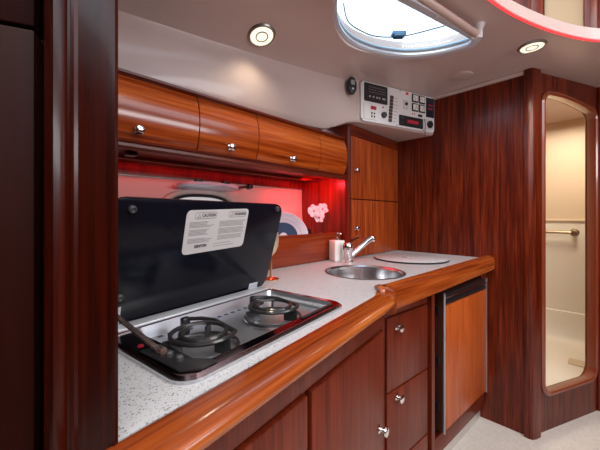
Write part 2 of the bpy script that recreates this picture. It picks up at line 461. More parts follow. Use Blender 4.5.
# raised saloon front: timber with a beige panel
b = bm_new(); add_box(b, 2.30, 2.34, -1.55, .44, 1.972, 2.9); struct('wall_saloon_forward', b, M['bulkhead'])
b = bm_new(); add_box(b, 2.285, 2.30, .052, .222, 1.985, 2.75, bevel=.003); struct('wall_saloon_panel', b, plain('beige_panel', (.36, .25, .14), .5))
b = bm_new(); add_box(b, 2.262, 2.30, -.005, .050, 1.972, 2.9, bevel=.012); struct('trim_6', b, M['framez'])
b = bm_new(); add_box(b, 2.27, 2.30, .224, .285, 1.972, 2.9, bevel=.012); struct('trim_7', b, M['framez'])
b = bm_new(); add_box(b, -1.6, 2.34, -1.6, .42, 2.9, 2.95); struct('ceiling_saloon', b, M['liner'])
b = bm_new(); add_box(b, -1.6, 2.30, -1.6, -1.56, 1.972, 2.25); struct('wall_saloon_starboard', b, M['framez'])
b = bm_new(); add_box(b, -1.6, -1.56, -1.56, .42, 1.972, 2.25); struct('wall_saloon_aft', b, M['framez'])

# hull lining behind the counter, leaning outboard, and the timber band above it
b = bm_new()
add_prism(b, [(1.305, .914), (1.345, 1.315), (1.375, 1.315), (1.335, .914)], .10, 1.372, Matrix(((0,0,1,0),(1,0,0,0),(0,1,0,0),(0,0,0,1))))
wall_h = struct('wall_hull', b, M['hull'])
b = bm_new(); add_box(b, .10, 1.372, 1.335, 1.36, 1.318, 1.365); struct('trim_8', b, M['framez'])

# near doorway: post, partition and closet panel on the left
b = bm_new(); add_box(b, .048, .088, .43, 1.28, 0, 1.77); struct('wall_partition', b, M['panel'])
PD = Vector((.727, -.687, 0)).normalized(); PN = Vector((-PD.y, PD.x, 0))      # along the post face, away from the camera
PMt = Matrix.Translation((.0270, .3985, 0)) @ Matrix((PD, PN, Vector((0,0,1)))).transposed().to_4x4()
prof = [(0,.030),(0,.010),(.006,.004),(.016,.002),(.020,-.004),(.0235,-.008),(.027,-.004),(.029,.003),(.031,.004),(.034,.001),(.037,.001),(.039,.004),(.068,.004),(.0745,.006),(.0755,.010),(.056,.040),(.010,.040)]
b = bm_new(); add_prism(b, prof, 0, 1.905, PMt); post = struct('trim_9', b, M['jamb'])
QD = Vector((-.92, .39, 0)).normalized(); QN = Vector((QD.y, -QD.x, 0))
QM = Matrix.Translation((.030, .414, 0)) @ Matrix((QD, QN, Vector((0,0,1)))).transposed().to_4x4()
b = bm_new(); add_box(b, .003, .62, 0, .03, 0, 1.343, QM, .002); add_box(b, .003, .62, 0, .03, 1.347, 1.85, QM, .002)
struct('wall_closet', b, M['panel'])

# ================================================================ COUNTER
CZ = .913
def innerY(x): return .345 + .155*x
ctr = [(.089, 1.30), (.089, innerY(.089)), (.80, innerY(.80)), (.835, .49), (.86, .505), (1.946, .455), (1.946, 1.30)]
ws = bm_new(); add_prism(ws, ctr, CZ-.028, CZ)
worktop = obj('worktop', ws, M['counter']); tag(worktop, 'speckled pale grey laminate galley worktop running to the bulkhead', 'worktop')
SX, SY, SR = 1.098, .702, .162
HM = Matrix.Translation((.393, .583, CZ)) @ Matrix.Rotation(HT, 4, 'Z')
c1 = bm_new(); add_lathe(c1, [(0,-.1),(SR,-.1),(SR,.1),(0,.1)], Matrix.Translation((SX,SY,CZ)), 48)
c2 = bm_new(); add_prism(c2, rrect(-.205,.205,-.128,.128,.03), -.1, .1, HM)
cut(worktop, [c1, c2])

# bullnose edge of the near counter
b = bm_new()
path = smooth([(.082, .325, .892), (.30, .360, .892), (.55, .400, .892), (.74, .430, .892), (.80, .443, .892), (.832, .458, .892), (.842, .478, .892)], 5)
bull = []
for i in range(9):
    t = R(-100 + 190*i/8); bull.append((.006 + .023*math.cos(t), .005 + .017*math.sin(t)))
bull = [(-.028, -.014)] + bull + [(-.028, .022)]
add_sweep(b, path, bull)
tag(obj('edge_trim', b, M['trim']), 'thick rounded varnished wood edge along the near counter beside the hob', 'trim')
# raised rail along the far counter
b = bm_new()
path = smooth([(.845, .492, .886), (.862, .482, .886), (.90, .477, .886), (1.2, .464, .886), (1.6, .446, .886), (1.947, .430, .886)], 4)
rp = [(-.022,-.038),(.016,-.040),(.023,-.034),(.026,-.015),(.026,.020),(.020,.036),(.008,.043),(-.012,.043),(-.020,.036),(-.022,.026)]
add_sweep(b, path, rp)
tag(obj('fiddle_rail', b, M['rail']), 'raised varnished wood rail edging the counter in front of the sink', 'rail')

# ---- near base cabinet
LM = Matrix.Translation((.10, .352, 0)) @ Matrix.Rotation(HT, 4, 'Z')      # local x along the front, y into the cabinet
t = thing('base_cabinet', 'dark mahogany base cabinet under the hob with tall vertical-grained doors', 'cabinet', (.45, .45, 0))
b = bm_new(); add_box(b, 0, .722, .0, .018, .812, .866, LM, .0015)
for x0, x1 in [(0,.02),(.322,.340),(.700,.722)]: add_box(b, x0, x1, .012, .034, .075, .81, LM)
add_box(b, 0, .722, .034, .044, .075, .866, LM)
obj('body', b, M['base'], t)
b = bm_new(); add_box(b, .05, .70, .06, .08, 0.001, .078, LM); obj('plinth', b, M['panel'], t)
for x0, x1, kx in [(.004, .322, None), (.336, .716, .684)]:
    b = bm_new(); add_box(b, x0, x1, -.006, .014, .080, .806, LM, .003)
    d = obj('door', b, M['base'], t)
    if kx: knob(d, LM @ Vector((kx, -.006, .535)), LM.to_3x3() @ Vector((0,-1,0)))
# ---- drawer cabinet
DA = math.atan(-.098)
DM = Matrix.Translation((.945, .522, 0)) @ Matrix.Rotation(DA, 4, 'Z')
t = thing('drawer_cabinet', 'mahogany drawer unit between the hob cabinet and the fridge', 'drawer unit', (1.08, .52, 0))
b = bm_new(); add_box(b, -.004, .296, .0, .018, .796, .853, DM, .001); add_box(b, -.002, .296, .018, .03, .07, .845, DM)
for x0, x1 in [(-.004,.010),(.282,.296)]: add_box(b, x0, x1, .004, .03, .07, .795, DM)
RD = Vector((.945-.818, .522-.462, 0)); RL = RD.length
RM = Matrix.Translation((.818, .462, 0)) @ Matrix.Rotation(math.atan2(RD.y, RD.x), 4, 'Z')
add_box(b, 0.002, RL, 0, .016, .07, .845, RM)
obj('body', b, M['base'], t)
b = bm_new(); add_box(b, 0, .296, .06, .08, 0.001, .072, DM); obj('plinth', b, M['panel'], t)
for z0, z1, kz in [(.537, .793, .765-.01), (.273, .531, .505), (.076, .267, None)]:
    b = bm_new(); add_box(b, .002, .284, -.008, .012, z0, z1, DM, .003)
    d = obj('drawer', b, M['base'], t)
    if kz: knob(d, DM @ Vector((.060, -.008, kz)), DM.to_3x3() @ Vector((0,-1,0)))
# ---- fridge
t = thing('refrigerator', 'built-in refrigerator with orange wood door panel and black top vent', 'refrigerator', (1.58, .55, .14))
FM = Matrix.Translation((1.36, .470, 0)) @ Matrix.Rotation(DA, 4, 'Z')
b = bm_new(); add_box(b, -.075, .500, .062, .40, .16, .835, FM, .004); obj('body', b, M['black'], t)
b = bm_new(); add_box(b, .004, .494, .006, .055, .205, .815, FM, .003); obj('door', b, plain('brown_fridge_door', (.05, .014, .009), .35), t, 'dark brown door slab')
dr = [o for o in t.children if o.name.startswith('door')][0]
b = bm_new(); add_box(b, .016, .484, -.002, .008, .216, .758, FM, .002); obj('panel', b, M['fridge'], dr, 'orange vertical-grained wood panel')
b = bm_new(); add_box(b, .0, .006, -.004, .002, .205, .815, FM, .001); obj('edge_strip', b, M['ledge'], dr, 'bright chrome strip on hinge side')
b = bm_new(); add_box(b, .488, .493, -.004, .006, .205, .815, FM, .001); obj('edge_strip', b, M['steel2'], dr, 'thin steel strip beside bulkhead')
b = bm_new(); add_box(b, .016, .484, -.001, .008, .764, .776, FM, .002); add_box(b, .016, .484, -.003, .008, .800, .813, FM, .003); add_box(b, .016, .484, .004, .010, .774, .802, FM); obj('handle', b, M['black'], dr, 'black recessed grip strip')
b = bm_new(); add_box(b, .016, .484, -.006, .0, .793, .799, FM, .001); obj('grip_bar', b, M['chrome'], dr, 'slim chrome line across the grip')
for z in (.30, .50, .72):
    b = bm_new(); add_box(b, -.004, .004, .020, .040, z, z+.035, FM, .002); obj('hinge', b, M['black'], dr)
b = bm_new(); add_box(b, -.072, .58, .040, .058, .075, .158, FM, .002); tag(obj('fridge_plinth', b, M['base']), 'mahogany board across the floor gap under the fridge', 'plinth')
b = bm_new(); add_box(b, -.10, .575, .058, .066, .001, .062, FM, .002); tag(obj('kick_strip', b, M['alu']), 'pale metal kick strip along the floor below the fridge', 'kick strip')
b = bm_new(); add_box(b, -.108, -.082, .0, .07, .07, .846, FM); tag(obj('fridge_upright', b, M['base']), 'mahogany upright between the drawers and the fridge', 'cabinet frame')
b = bm_new(); add_box(b, .505, .585, .03, .06, .16, .846, FM); tag(obj('fridge_upright', b, M['base']), 'mahogany upright between the fridge and the bulkhead', 'cabinet frame')

# ================================================================ OVERHEAD CABINETS
t = thing('overhead_cabinet', 'glossy orange mahogany overhead cabinet with bowed doors above the hob', 'cabinet', (.73, 1.15, 1.345))
XZ = Matrix(((0,0,1,0),(1,0,0,0),(0,1,0,0),(0,0,0,1)))       # prism outline given as (Y, Z), extruded along X
b = bm_new()
add_prism(b, [(.996,1.375),(1.35,1.375),(1.35,1.366),(1.02,1.366),(1.012,1.352),(.992,1.350),(.984,1.357),(.984,1.366),(.976,1.370),(.974,1.3755),(.984,1.378)], .10, 1.358, XZ)
obj('bottom_board', b, M['frame'], t)
b = bm_new(); add_box(b, .104, 1.352, 1.170, 1.184, 1.351, 1.3655, bevel=.002); obj('batten', b, M['frame'], t)
b = bm_new(); add_prism(b, [(.968,1.566),(.975,1.562),(1.05,1.562),(1.05,1.577),(.976,1.577),(.968,1.573)], .10, 1.33, XZ); obj('top_board', b, M['frame'], t)
b = bm_new(); add_box(b, .10, 1.358, 1.010, 1.022, 1.372, 1.566); add_box(b, .10, .112, 1.022, 1.35, 1.372, 1.566); obj('body', b, M['panel'], t)
b = bm_new(); add_box(b, .104, 1.358, 1.325, 1.333, 1.318, 1.364); obj('back_strip', b, M['framez'], t)
def bowed(x0, x1):
    b = bm_new(); o = []
    for i in range(13):
        v = i/12; o.append((.986 - .022*math.sin(PI*v)**.8, 1.379 + .183*v))
    o += [(1.006, 1.562), (1.006, 1.379)]
    add_prism(b, o, x0, x1, XZ, .0012, 1); return b
doors = [(.105, .486, .297), (.490, .739, .614), (.743, 1.120, .932)]
for x0, x1, kx in doors:
    d = obj('door', bowed(x0, x1), M['overhead'], t); knob(d, (kx, .975, 1.407), (0, -1, -.12), .95)
obj('end_panel', bowed(1.124, 1.340), M['overhead'], t)
# red light strip below
b = bm_new(); add_box(b, .12, 1.35, 1.20, 1.21, 1.3575, 1.3655); tag(obj('light_strip', b, M['red_led']), 'red light strip under the overhead cabinet above the hob', 'light strip')
b = bm_new(); add_box(b, .30, .335, 1.10, 1.14, 1.352, 1.366, bevel=.004); tag(obj('cabinet_catch', b, M['black']), 'small black fitting under the overhead cabinet, near its left end', 'catch')

# ---- tall locker at the end
t = thing('tall_locker', 'tall orange mahogany locker with two stacked doors beside the bulkhead', 'cabinet', (1.66, 1.1, CZ))
b = bm_new()
add_prism(b, [(1.362,1.33),(1.362,1.00),(1.364,.985),(1.372,.975),(1.386,.972),(1.386,1.33)], CZ+.001, 1.66); obj('side_panel', b, M['framez'], t)
b = bm_new(); add_box(b, 1.386, 1.948, .976, .995, 1.605, 1.66, bevel=.001); add_box(b, 1.386, 1.948, .995, 1.01, CZ+.001, 1.605)
obj('frame', b, M['frame'], t)
for z0, z1, kz in [(.918, 1.243, 1.082), (1.249, 1.601, 1.409)]:
    b = bm_new(); add_box(b, 1.389, 1.944, .974, .993, z0, z1, bevel=.0025)
    d = obj('door', b, M['locker'], t); knob(d, (1.428, .974, kz), (0,-1,0))
    b = bm_new(); add_box(b, 1.3895, 1.395, .9725, .9745, z0, z1); 

# ---- storage trough at the back of the counter
t = thing('storage_trough', 'low red-brown wooden trough at the back of the counter', 'trough', (.75, 1.15, CZ))
b = bm_new(); add_box(b, .12, 1.357, 1.022, 1.036, CZ+.001, 1.050, bevel=.001); obj('front_panel', b, M['tray'], t)
b = bm_new(); add_sweep(b, [(.12, 1.029, 1.054), (1.357, 1.029, 1.054)], [(-.010,-.004),(.010,-.004),(.010,.002),(.006,.006),(-.006,.006),(-.010,.002)]); obj('cap_rail', b, M['tray'], t)

# ---- porthole
pz, px0 = 1.165, .680
def ellip(rx, rz, n=40): return [(rx*math.cos(2*PI*i/n), rz*math.sin(2*PI*i/n)) for i in range(n)]
PHM = Matrix.Translation((px0, 1.327, pz)) @ Matrix.Rotation(R(90-5.7), 4, 'X')          # local x along, y up, z inboard
def oval(rx, rz, n=40, e=2.6):
    o = []
    for i in range(n):
        a = 2*PI*i/n; c_, s_ = math.cos(a), math.sin(a)
        o.append((rx*abs(c_)**(2/e)*(1 if c_ > 0 else -1), rz*abs(s_)**(2/e)*(1 if s_ > 0 else -1)))
    return o
fr = bm_new()
add_sweep(fr, [PHM @ Vector((x, y, .006)) for x, y in oval(.185, .098)], [(-.012,-.008),(.012,-.008),(.012,.004),(.006,.010),(-.006,.010),(-.012,.004)], closed=True, up=PHM.to_3x3() @ Vector((0,0,1)))
win = struct('window_1', fr, M['hull'])
b = bm_new(); add_sweep(b, [PHM @ Vector((x, y, .012)) for x, y in oval(.160, .080)], circ(.007, 8), closed=True, up=PHM.to_3x3() @ Vector((0,0,1))); obj('gasket', b, M['rubber'], win, 'black rubber gasket')
b = bm_new(); add_prism(b, oval(.158, .078), -.001, .004, PHM); obj('pane', b, plain('glowing_port_pane', (.80, .78, .76), .3, emit=(.95, .98, 1), estr=.25), win)  # pane glows on its own in place of daylight through the porthole
b = bm_new()
FLP = Matrix.Translation((px0+.02, 1.29, 1.285)) @ Matrix.Rotation(R(-10), 4, 'X')
add_prism(b, oval(.15, .062), -.006, .006, FLP, .003); obj('flap', b, plain('pale_blue_acrylic', (.62, .74, .88), .2, coat=.5), win, 'pale blue inner flap swung up')
for x in (-.075, .06):
    b = bm_new(); add_box(b, x-.018, x+.018, -.062, -.03, .006, .022, FLP, .005); obj('latch', b, M['black'], win, 'black plastic latch')
b = bm_new(); add_tube(b, [FLP @ Vector(p) for p in [(.13,-.01,0),(.17,-.03,0.004),(.20,-.035,.012)]], .007, n=8); add_box(b, .19, .215, -.055, -.02, -.004, .022, FLP, .005); obj('hinge', b, M['black'], win, 'black hinge arm')

# ================================================================ INSTRUMENT PANEL
ang = R(-18.92)
PX = Vector((math.cos(ang), math.sin(ang), 0)); PNn = Vector((math.sin(ang), -math.cos(ang), 0))
IM = Matrix.Translation(Vector((1.387, .927, 0)) + PNn*.001) @ Matrix((PX, Vector((0,0,1)), PNn)).transposed().to_4x4()
t = thing('instrument_panel', 'white electrical instrument panel with meters and switches above the tall locker', 'control panel', tuple(IM @ Vector((.3, 1.67, 0))))
b = bm_new(); add_prism(b, rrect(.014, .588, 1.674, 1.893, .018), 0, .006, IM, .002); obj('face_plate', b, M['plate'], t)
def ibox(name, x0, x1, z0, z1, h, mat, parent=t, label=None, base=.006, bev=.0015):
    b = bm_new(); add_box(b, x0, x1, z0, z1, base, base+h, IM, bev, 1); return obj(name, b, mat, parent, label)
d = ibox('display', .036, .198, 1.785, 1.884, .008, M['black'], label='black rectangular monitor unit')
b = bm_new()
random.seed(5)
for z, x0, x1 in [(1.864,.06,.175),(1.850,.058,.115),(1.850,.125,.18),(1.836,.06,.18)]:
    add_box(b, x0, x1, z-.0012, z+.0012, .0142, .0148, IM)
obj('print_line', b, M['grey_ink'], d)
b = bm_new()
for x in (.064, .090, .115, .132, .158, .170): add_box(b, x, x+.010, 1.806, 1.816, .0142, .0150, IM)
obj('indicator', b, plain('pale_indicator', (.5, .47, .47), .4), d)
d = ibox('alarm_unit', .032, .124, 1.686, 1.772, .004, M['ceramic'], label='white alarm unit with red display')
ibox('readout', .078, .118, 1.742, 1.762, .003, M['red_dark'], d, 'small red readout', .010)
for x in (.086, .104):
    for z in (1.704, 1.722): ibox('button', x-.005, x+.005, z-.005, z+.005, .003, M['black'], d, None, .010)
b = bm_new(); add_lathe(b, [(0,0),(.017,0),(.017,.010),(.013,.016),(0,.016)], IM @ Matrix.Translation((.174,1.724,.006)), 20); obj('dial', b, M['darkgrey'], t, 'dark grey rotary switch')
b = bm_new(); add_lathe(b, [(0,0),(.005,0),(.004,.004),(0,.005)], IM @ Matrix.Translation((.170,1.768,.006)), 12); obj('pilot_lamp', b, M['red_dark'], t)
for i in range(8):
    z = 1.692 + i*.0195; d = ibox('breaker', .209+.0018*i, .233+.0018*i, z, z+.016, .007, plain('breaker_brown', (.10, .05, .045), .4) if i == 0 else bpy.data.materials['breaker_brown'])
b = bm_new()
for i in range(8):
    z = 1.699 + i*.0195; add_box(b, .246+.0015*i, .272+.0015*i, z-.001, z+.001, .0062, .0068, IM)
obj('print_line', b, M['grey_ink'], t)
ibox('lamp', .346, .364, 1.872, 1.886, .005, M['red_lamp'], label='red warning lamp')
d = ibox('selector', .325, .364, 1.786, 1.838, .004, M['label'], label='grey selector plate')
b = bm_new(); add_lathe(b, [(0,0),(.009,0),(.009,.006),(0,.006)], IM @ Matrix.Translation((.345,1.815,.010)), 16); obj('dial', b, M['black'], d)
for x in (.394, .452):
    for z in (1.783, 1.838):
        d = ibox('meter', x, x+.050, z, z+.048, .006, M['black'], label='square meter in black bezel')
        e = ibox('meter_face', x+.006, x+.044, z+.007, z+.041, .001, M['ceramic'], d, 'white meter face', .012, 0)
        b = bm_new(); add_box(b, -.001, .001, 0, .024, 0, .0006, IM @ Matrix.Translation((x+.025, z+.012, .0131)) @ Matrix.Rotation(R(25 if z > 1.8 else -20), 4, 'Z')); obj('needle', b, M['ink'], d)
for x in (.395, .412): ibox('pilot_lamp', x, x+.008, 1.762, 1.770, .003, M['red_dark'])
ibox('rocker_switch', .446, .478, 1.756, 1.770, .006, M['black'])
d = ibox('radio', .290, .482, 1.683, 1.744, .008, M['black'], label='black radio with red display')
ibox('readout', .350, .440, 1.703, 1.722, .001, M['red_dark'], d, 'red display', .0142)
for x, z in ((.306,1.728),(.320,1.728),(.306,1.700),(.462,1.712)): ibox('button', x-.006, x+.006, z-.005, z+.005, .003, M['darkgrey'], d, None, .014)
d = ibox('switch_plate', .514, .582, 1.764, 1.885, .005, plain('dark_navy_plate', (.012, .014, .03), .35), label='dark switch plate with red lamps')
for x, z in ((.538,1.838),(.558,1.838),(.535,1.815),(.556,1.815)):
    b = bm_new(); add_lathe(b, [(0,0),(.005,0),(.0045,.005),(0,.006)], IM @ Matrix.Translation((x,z,.011)), 12); obj('pilot_lamp', b, M['red_lamp'] , d)
d = ibox('socket', .503, .570, 1.690, 1.748, .005, M['label'], label='grey socket plate')
b = bm_new(); add_lathe(b, [(0,0),(.022,0),(.022,.010),(.018,.014),(0,.014)], IM @ Matrix.Translation((.540,1.718,.011)), 20); obj('plug', b, M['black'], d, 'round black plug')
for x, z in ((.02,1.682),(.30,1.888),(.02,1.886),(.275,1.680),(.49,1.678)):
    b = bm_new(); add_lathe(b, [(0,0),(.004,0),(.003,.0015),(0,.002)], IM @ Matrix.Translation((x,z,.006)), 10); obj('screw', b, M['darkgrey'], t)
b = bm_new(); add_tube(b, smooth([IM @ Vector(p) for p in [(.490,1.745,.016),(.493,1.71,.02),(.490,1.67,.02),(.492,1.64,.02),(.498,1.628,.018)]], 4), .0022, n=6)
tag(obj('cable', b, M['black']), 'thin black cable hanging down over the front of the instrument panel', 'cable')
# remote handset in its clip on the pod's side
hl = Vector((1.312, .926, 1.795))
hn = Vector((-.35, -.93, 0)).normalized()
HS = frame_to(hl, hn, (0,0,1))       # x is up
t = thing('handset', 'small black remote handset clipped left of the instrument panel', 'handset', tuple(hl))
b = bm_new(); add_prism(b, [(x+.035, y) for x, y in oval(.045, .023, 28, 2.4)], .006, .026, HS, .006, 3); obj('case', b, M['black'], t)
b = bm_new(); add_prism(b, rrect(.038, .062, -.012, .012, .004), .0255, .0275, HS); obj('screen', b, plain('grey_screen', (.30, .33, .32), .3), t, 'grey screen')
b = bm_new(); add_lathe(b, [(0,0),(.006,0),(.005,.002),(0,.002)], HS @ Matrix.Translation((.018,0,.0255)), 14); obj('button', b, M['label'], t)
b = bm_new(); add_box(b, .025, .045, -.015, .015, -.012, .008, HS, .002); obj('clip', b, M['darkgrey'], t)

# ================================================================ CEILING FITTINGS
def ceil_z(x, y):
    row = ceil_row(x)
    for p, q in zip(row, row[1:]):
        if p[0] <= y <= q[0]:
            t_ = (y-p[0])/max(1e-6, q[0]-p[0]); return p[1]+(q[1]-p[1])*t_, math.atan2(q[1]-p[1], q[0]-p[0])
    return 1.91, 0
def downlight(x, y, label):
    z, sl = ceil_z(x, y)
    t = thing('ceiling_light', label, 'ceiling light', (x, y, z), 'round recessed ceiling lights')
    m_ = Matrix.Translation((x, y, z)) @ Matrix.Rotation(sl, 4, 'X') @ Matrix.Rotation(PI, 4, 'X')
    b = bm_new(); add_lathe(b, [(.052,-.002),(.054,.003),(.050,.008),(.045,.009),(.043,.004),(.043,-.002)], m_, 32); obj('bezel', b, M['bezel'], t, 'metal bezel')
    b = bm_new(); add_lathe(b, [(0.024,.001),(.043,.002),(.043,.007),(.026,.009),(.024,.007)], m_, 32); obj('lens', b, M['bulb'], t, 'glowing lens')
    b = bm_new(); add_lathe(b, [(.0205,.004),(.0205,.010),(.024,.010),(.024,.004)], m_, 24); obj('ring', b, M['bezel'], t)
    b = bm_new(); add_lathe(b, [(0,.004),(.0205,.004),(.0205,.008),(0,.009)], m_, 24); obj('lens', b, M['bulb'], t)
    l = bpy.data.lights.new('downlight', 'SPOT'); l.energy = 2.5; l.spot_size = R(130); l.spot_blend = .6; l.color = (1, .86, .62); l.shadow_soft_size = .04
    lo = bpy.data.objects.new('downlight', l); col.objects.link(lo); lo.parent = t; lo.location = (0, -.012*math.sin(sl), -.02)
downlight(.705, .903, 'round glowing ceiling light over the hob, left of the hatch')
downlight(1.683, .206, 'round glowing ceiling light right of the hatch, near the red curved edge')
b = bm_new(); add_lathe(b, [(0,.004),(.045,.004),(.052,.002),(.054,-.002),(0,-.002)], Matrix.Translation((1.77, .52, 1.907)) @ Matrix.Rotation(PI, 4, 'X'), 32)
tag(obj('ceiling_cover', b, plain('beige_cover', (.50, .42, .37), .5)), 'flush round pale cover in the ceiling near the bulkhead', 'cover')
# hatch
fr = bm_new()
add_sweep(fr, [(x, y, 1.91) for x, y in grow(hatch, .006)], [(-.020,-.008),(-.012,-.014),(.012,-.014),(.018,-.006),(.018,.03),(.008,.034),(.008,.0),(-.020,0)], closed=True)
hw = struct('window_2', fr, plain('grey_hatch_frame', (.60, .62, .68), .35, .2))
b = bm_new(); add_sweep(b, [(x, y, 1.928) for x, y in grow(hatch, -.008)], circ(.005, 8), closed=True); obj('seal', b, plain('pale_blue_seal', (.45, .62, .75), .4), hw, 'pale blue seal')
b = bm_new(); add_prism(b, grow(hatch, -.004), 1.944, 1.950); obj('pane', b, M['glass'], hw, 'clear hatch pane')
b = bm_new(); add_tube(b, smooth([(.90,.665,1.938),(.989,.712,1.938),(1.058,.718,1.938),(1.158,.694,1.938),(1.224,.640,1.938),(1.262,.580,1.938),(1.298,.47,1.938),(1.315,.41,1.938)], 6), .0035, n=6); obj('lid_rib', b, M['steel2'], hw)
LT = Matrix.Translation((1.222, .610, 1.93)) @ Matrix.Rotation(R(-45), 4, 'Z')
b = bm_new(); add_box(b, -.030, .030, -.016, .016, -.002, .014, LT, .003); add_box(b, -.022, .022, -.022, -.008, -.012, -.002, LT, .002); add_box(b, -.022, .022, .004, .012, -.010, -.002, LT, .002); obj('latch', b, M['blueplastic'], hw, 'blue plastic latch')
for x, y in ((.99,.755),(1.40,.372),(1.16,.430)):
    b = bm_new(); add_lathe(b, [(0,0),(.009,0),(.008,.003),(0,.004)], Matrix.Translation((x,y,1.896)) @ Matrix.Rotation(PI,4,'X'), 12); obj('screw_cap', b, M['label'], hw)
# grab rail beside the hatch
t = thing('grab_rail', 'tubular grab rail on the ceiling along the straight edge of the hatch', 'rail', (1.2, .36, 1.91))
g0, g1 = Vector((.66, .480, 1.872)), Vector((1.36, .336, 1.872))
b = bm_new(); add_tube(b, [g0, g0.lerp(g1,.5), g1], .014, n=14); obj('bar', b, plain('pinkish_rail_tube', (.60, .45, .40), .3, .3, coat=.4), t)
for q in (g0.lerp(g1, .02), g0.lerp(g1, .985)):
    b = bm_new(); add_lathe(b, [(.0,-.016),(.016,-.016),(.017,0),(.018,.02),(.024,.034),(.026,.038),(0,.038)], Matrix.Translation(q), 18); obj('bracket', b, M['label'], t, 'grey end bracket')

# ================================================================ HOB
t = thing('hob', 'two-burner electric hob with its black lid raised, set in the counter', 'hob', tuple(HM @ Vector((0,0,0))))
L, Dp = .2335, .152
b = bm_new()
def ring_plate(bm, outer, inner, z0, z1, mat):
    k = len(outer)
    vs = [[bm.verts.new(mat @ Vector((p[0], p[1], z))) for p in q] for q, z in ((outer,z0),(outer,z1),(inner,z1),(inner,z0))]
    for a_, c_ in ((0,1),(1,2),(2,3),(3,0)):
        for i in range(k):
            j = (i+1)%k; bm.faces.new([vs[a_][i], vs[a_][j], vs[c_][j], vs[c_][i]])
N = 8
ring_plate(b, rrect(-L-.008, L, -Dp, Dp, .035, N), rrect(-L, L-.008, -Dp+.008, Dp-.008, .030, N), .0005, .006, HM); obj('flange', b, M['steel'], t)
b = bm_new(); ring_plate(b, rrect(-L-.001, L-.007, -Dp+.007, Dp-.007, .030, N), rrect(-.190, .212, -.124, .100, .016, N), .001, .011, HM)
obj('border', b, plain('dark_polished_steel', (.20, .13, .13), .12, 1), t, 'dark mirror-polished border')
# sunken tray
b = bm_new()
o1 = rrect(-.190, .212, -.124, .100, .016, N); o2 = rrect(-.180, .203, -.114, .090, .012, N)
va = [b.verts.new(HM @ Vector((p[0], p[1], .0105))) for p in o1]; vb = [b.verts.new(HM @ Vector((p[0], p[1], -.012))) for p in o2]
vc = [b.verts.new(HM @ Vector((p[0], p[1], -.014))) for p in o2]; vd = [b.verts.new(HM @ Vector((p[0]*.985, p[1]*.985, -.0105))) for p in o1]
k = len(va)
for i in range(k):
    j = (i+1)%k; b.faces.new([va[i], va[j], vb[j], vb[i]])
b.faces.new(vb)
obj('tray', b, M['steel2'], t, 'brushed steel tray')
for y in (-.106, .080):
    b = bm_new()
    for i in range(16):
        x = -.15 + i*.0215; add_box(b, x, x+.010, y-.004, y+.004, -.0119, -.0112, HM)
    obj('vent_row', b, M['black'], t, 'row of small dark vent slots')
# steel ledge behind the tray, below the lid
b = bm_new(); add_box(b, -L+.010, L-.012, .104, .140, .0112, .017, HM, .002); obj('ledge', b, M['ledge'], t, 'bright steel back ledge')
# control strip with knobs
b = bm_new(); add_prism(b, [(-.231,-.012),(-.197,-.012),(-.195,-.108),(-.178,-.128),(-.178,-.144),(-.205,-.144),(-.229,-.122)], .0112, .0145, HM, .001); cp = obj('control_panel', b, M['black'], t, 'black control strip')
for x, y in ((-.213,-.045),(-.213,-.070),(-.211,-.095)):
    b = bm_new(); add_lathe(b, [(0,0),(.0065,0),(.006,.006),(.004,.008),(0,.008)], HM @ Matrix.Translation((x,y,.0145)), 14); obj('control_knob', b, M['darkgrey'], cp)
b = bm_new(); add_box(b, .06, .19, -.1355, -.127, .0112, .0135, HM, .001); obj('badge_strip', b, M['black'], t)
def burner(x, y, rot):
    m_ = HM @ Matrix.Translation((x, y, 0)) @ Matrix.Rotation(rot, 4, 'Z')
    b = bm_new(); pts = []
    for i in range(0, 71):
        a = i/70*2*PI*1.62 + 2*PI*.33; r = .034 + .028*i/70
        pts.append(m_ @ Vector((r*math.cos(a-.6), r*math.sin(a-.6), .021)))
    rl = .062; a = 2*PI*1.95-.6
    pts += [m_ @ Vector((.056, .030, .021)), m_ @ Vector((.044, .060, .022)), m_ @ Vector((.022, .084, .022))]
    add_tube(b, smooth(pts, 1), .0043, n=8); c_ = obj('coil', b, M['coil'], t, 'black spiral heating coil')
    b = bm_new(); add_tube(b, [m_ @ Vector(((.066*math.cos(2*PI*i/40)-.003), .066*math.sin(2*PI*i/40)-.006, -.004)) for i in range(40)], .0036, n=8, closed=True)
    for k_ in range(3):
        q = R(40+120*k_); add_box(b, .034, .067, -.0025, .0025, -.008, .017, m_ @ Matrix.Rotation(q, 4, 'Z'))
    obj('support_ring', b, M['coil'], t)
    b = bm_new(); add_lathe(b, [(0,-.0115),(.046,-.0115),(.045,-.008),(.03,-.010),(0,-.010)], m_, 32); obj('drip_bowl', b, M['steel2'], t)
    b = bm_new(); add_box(b, .012, .030, .078, .092, -.011, .026, m_, .004); obj('terminal_block', b, M['black'], t)
burner(-.132, -.040, R(0)); burner(.070, -.036, R(0))
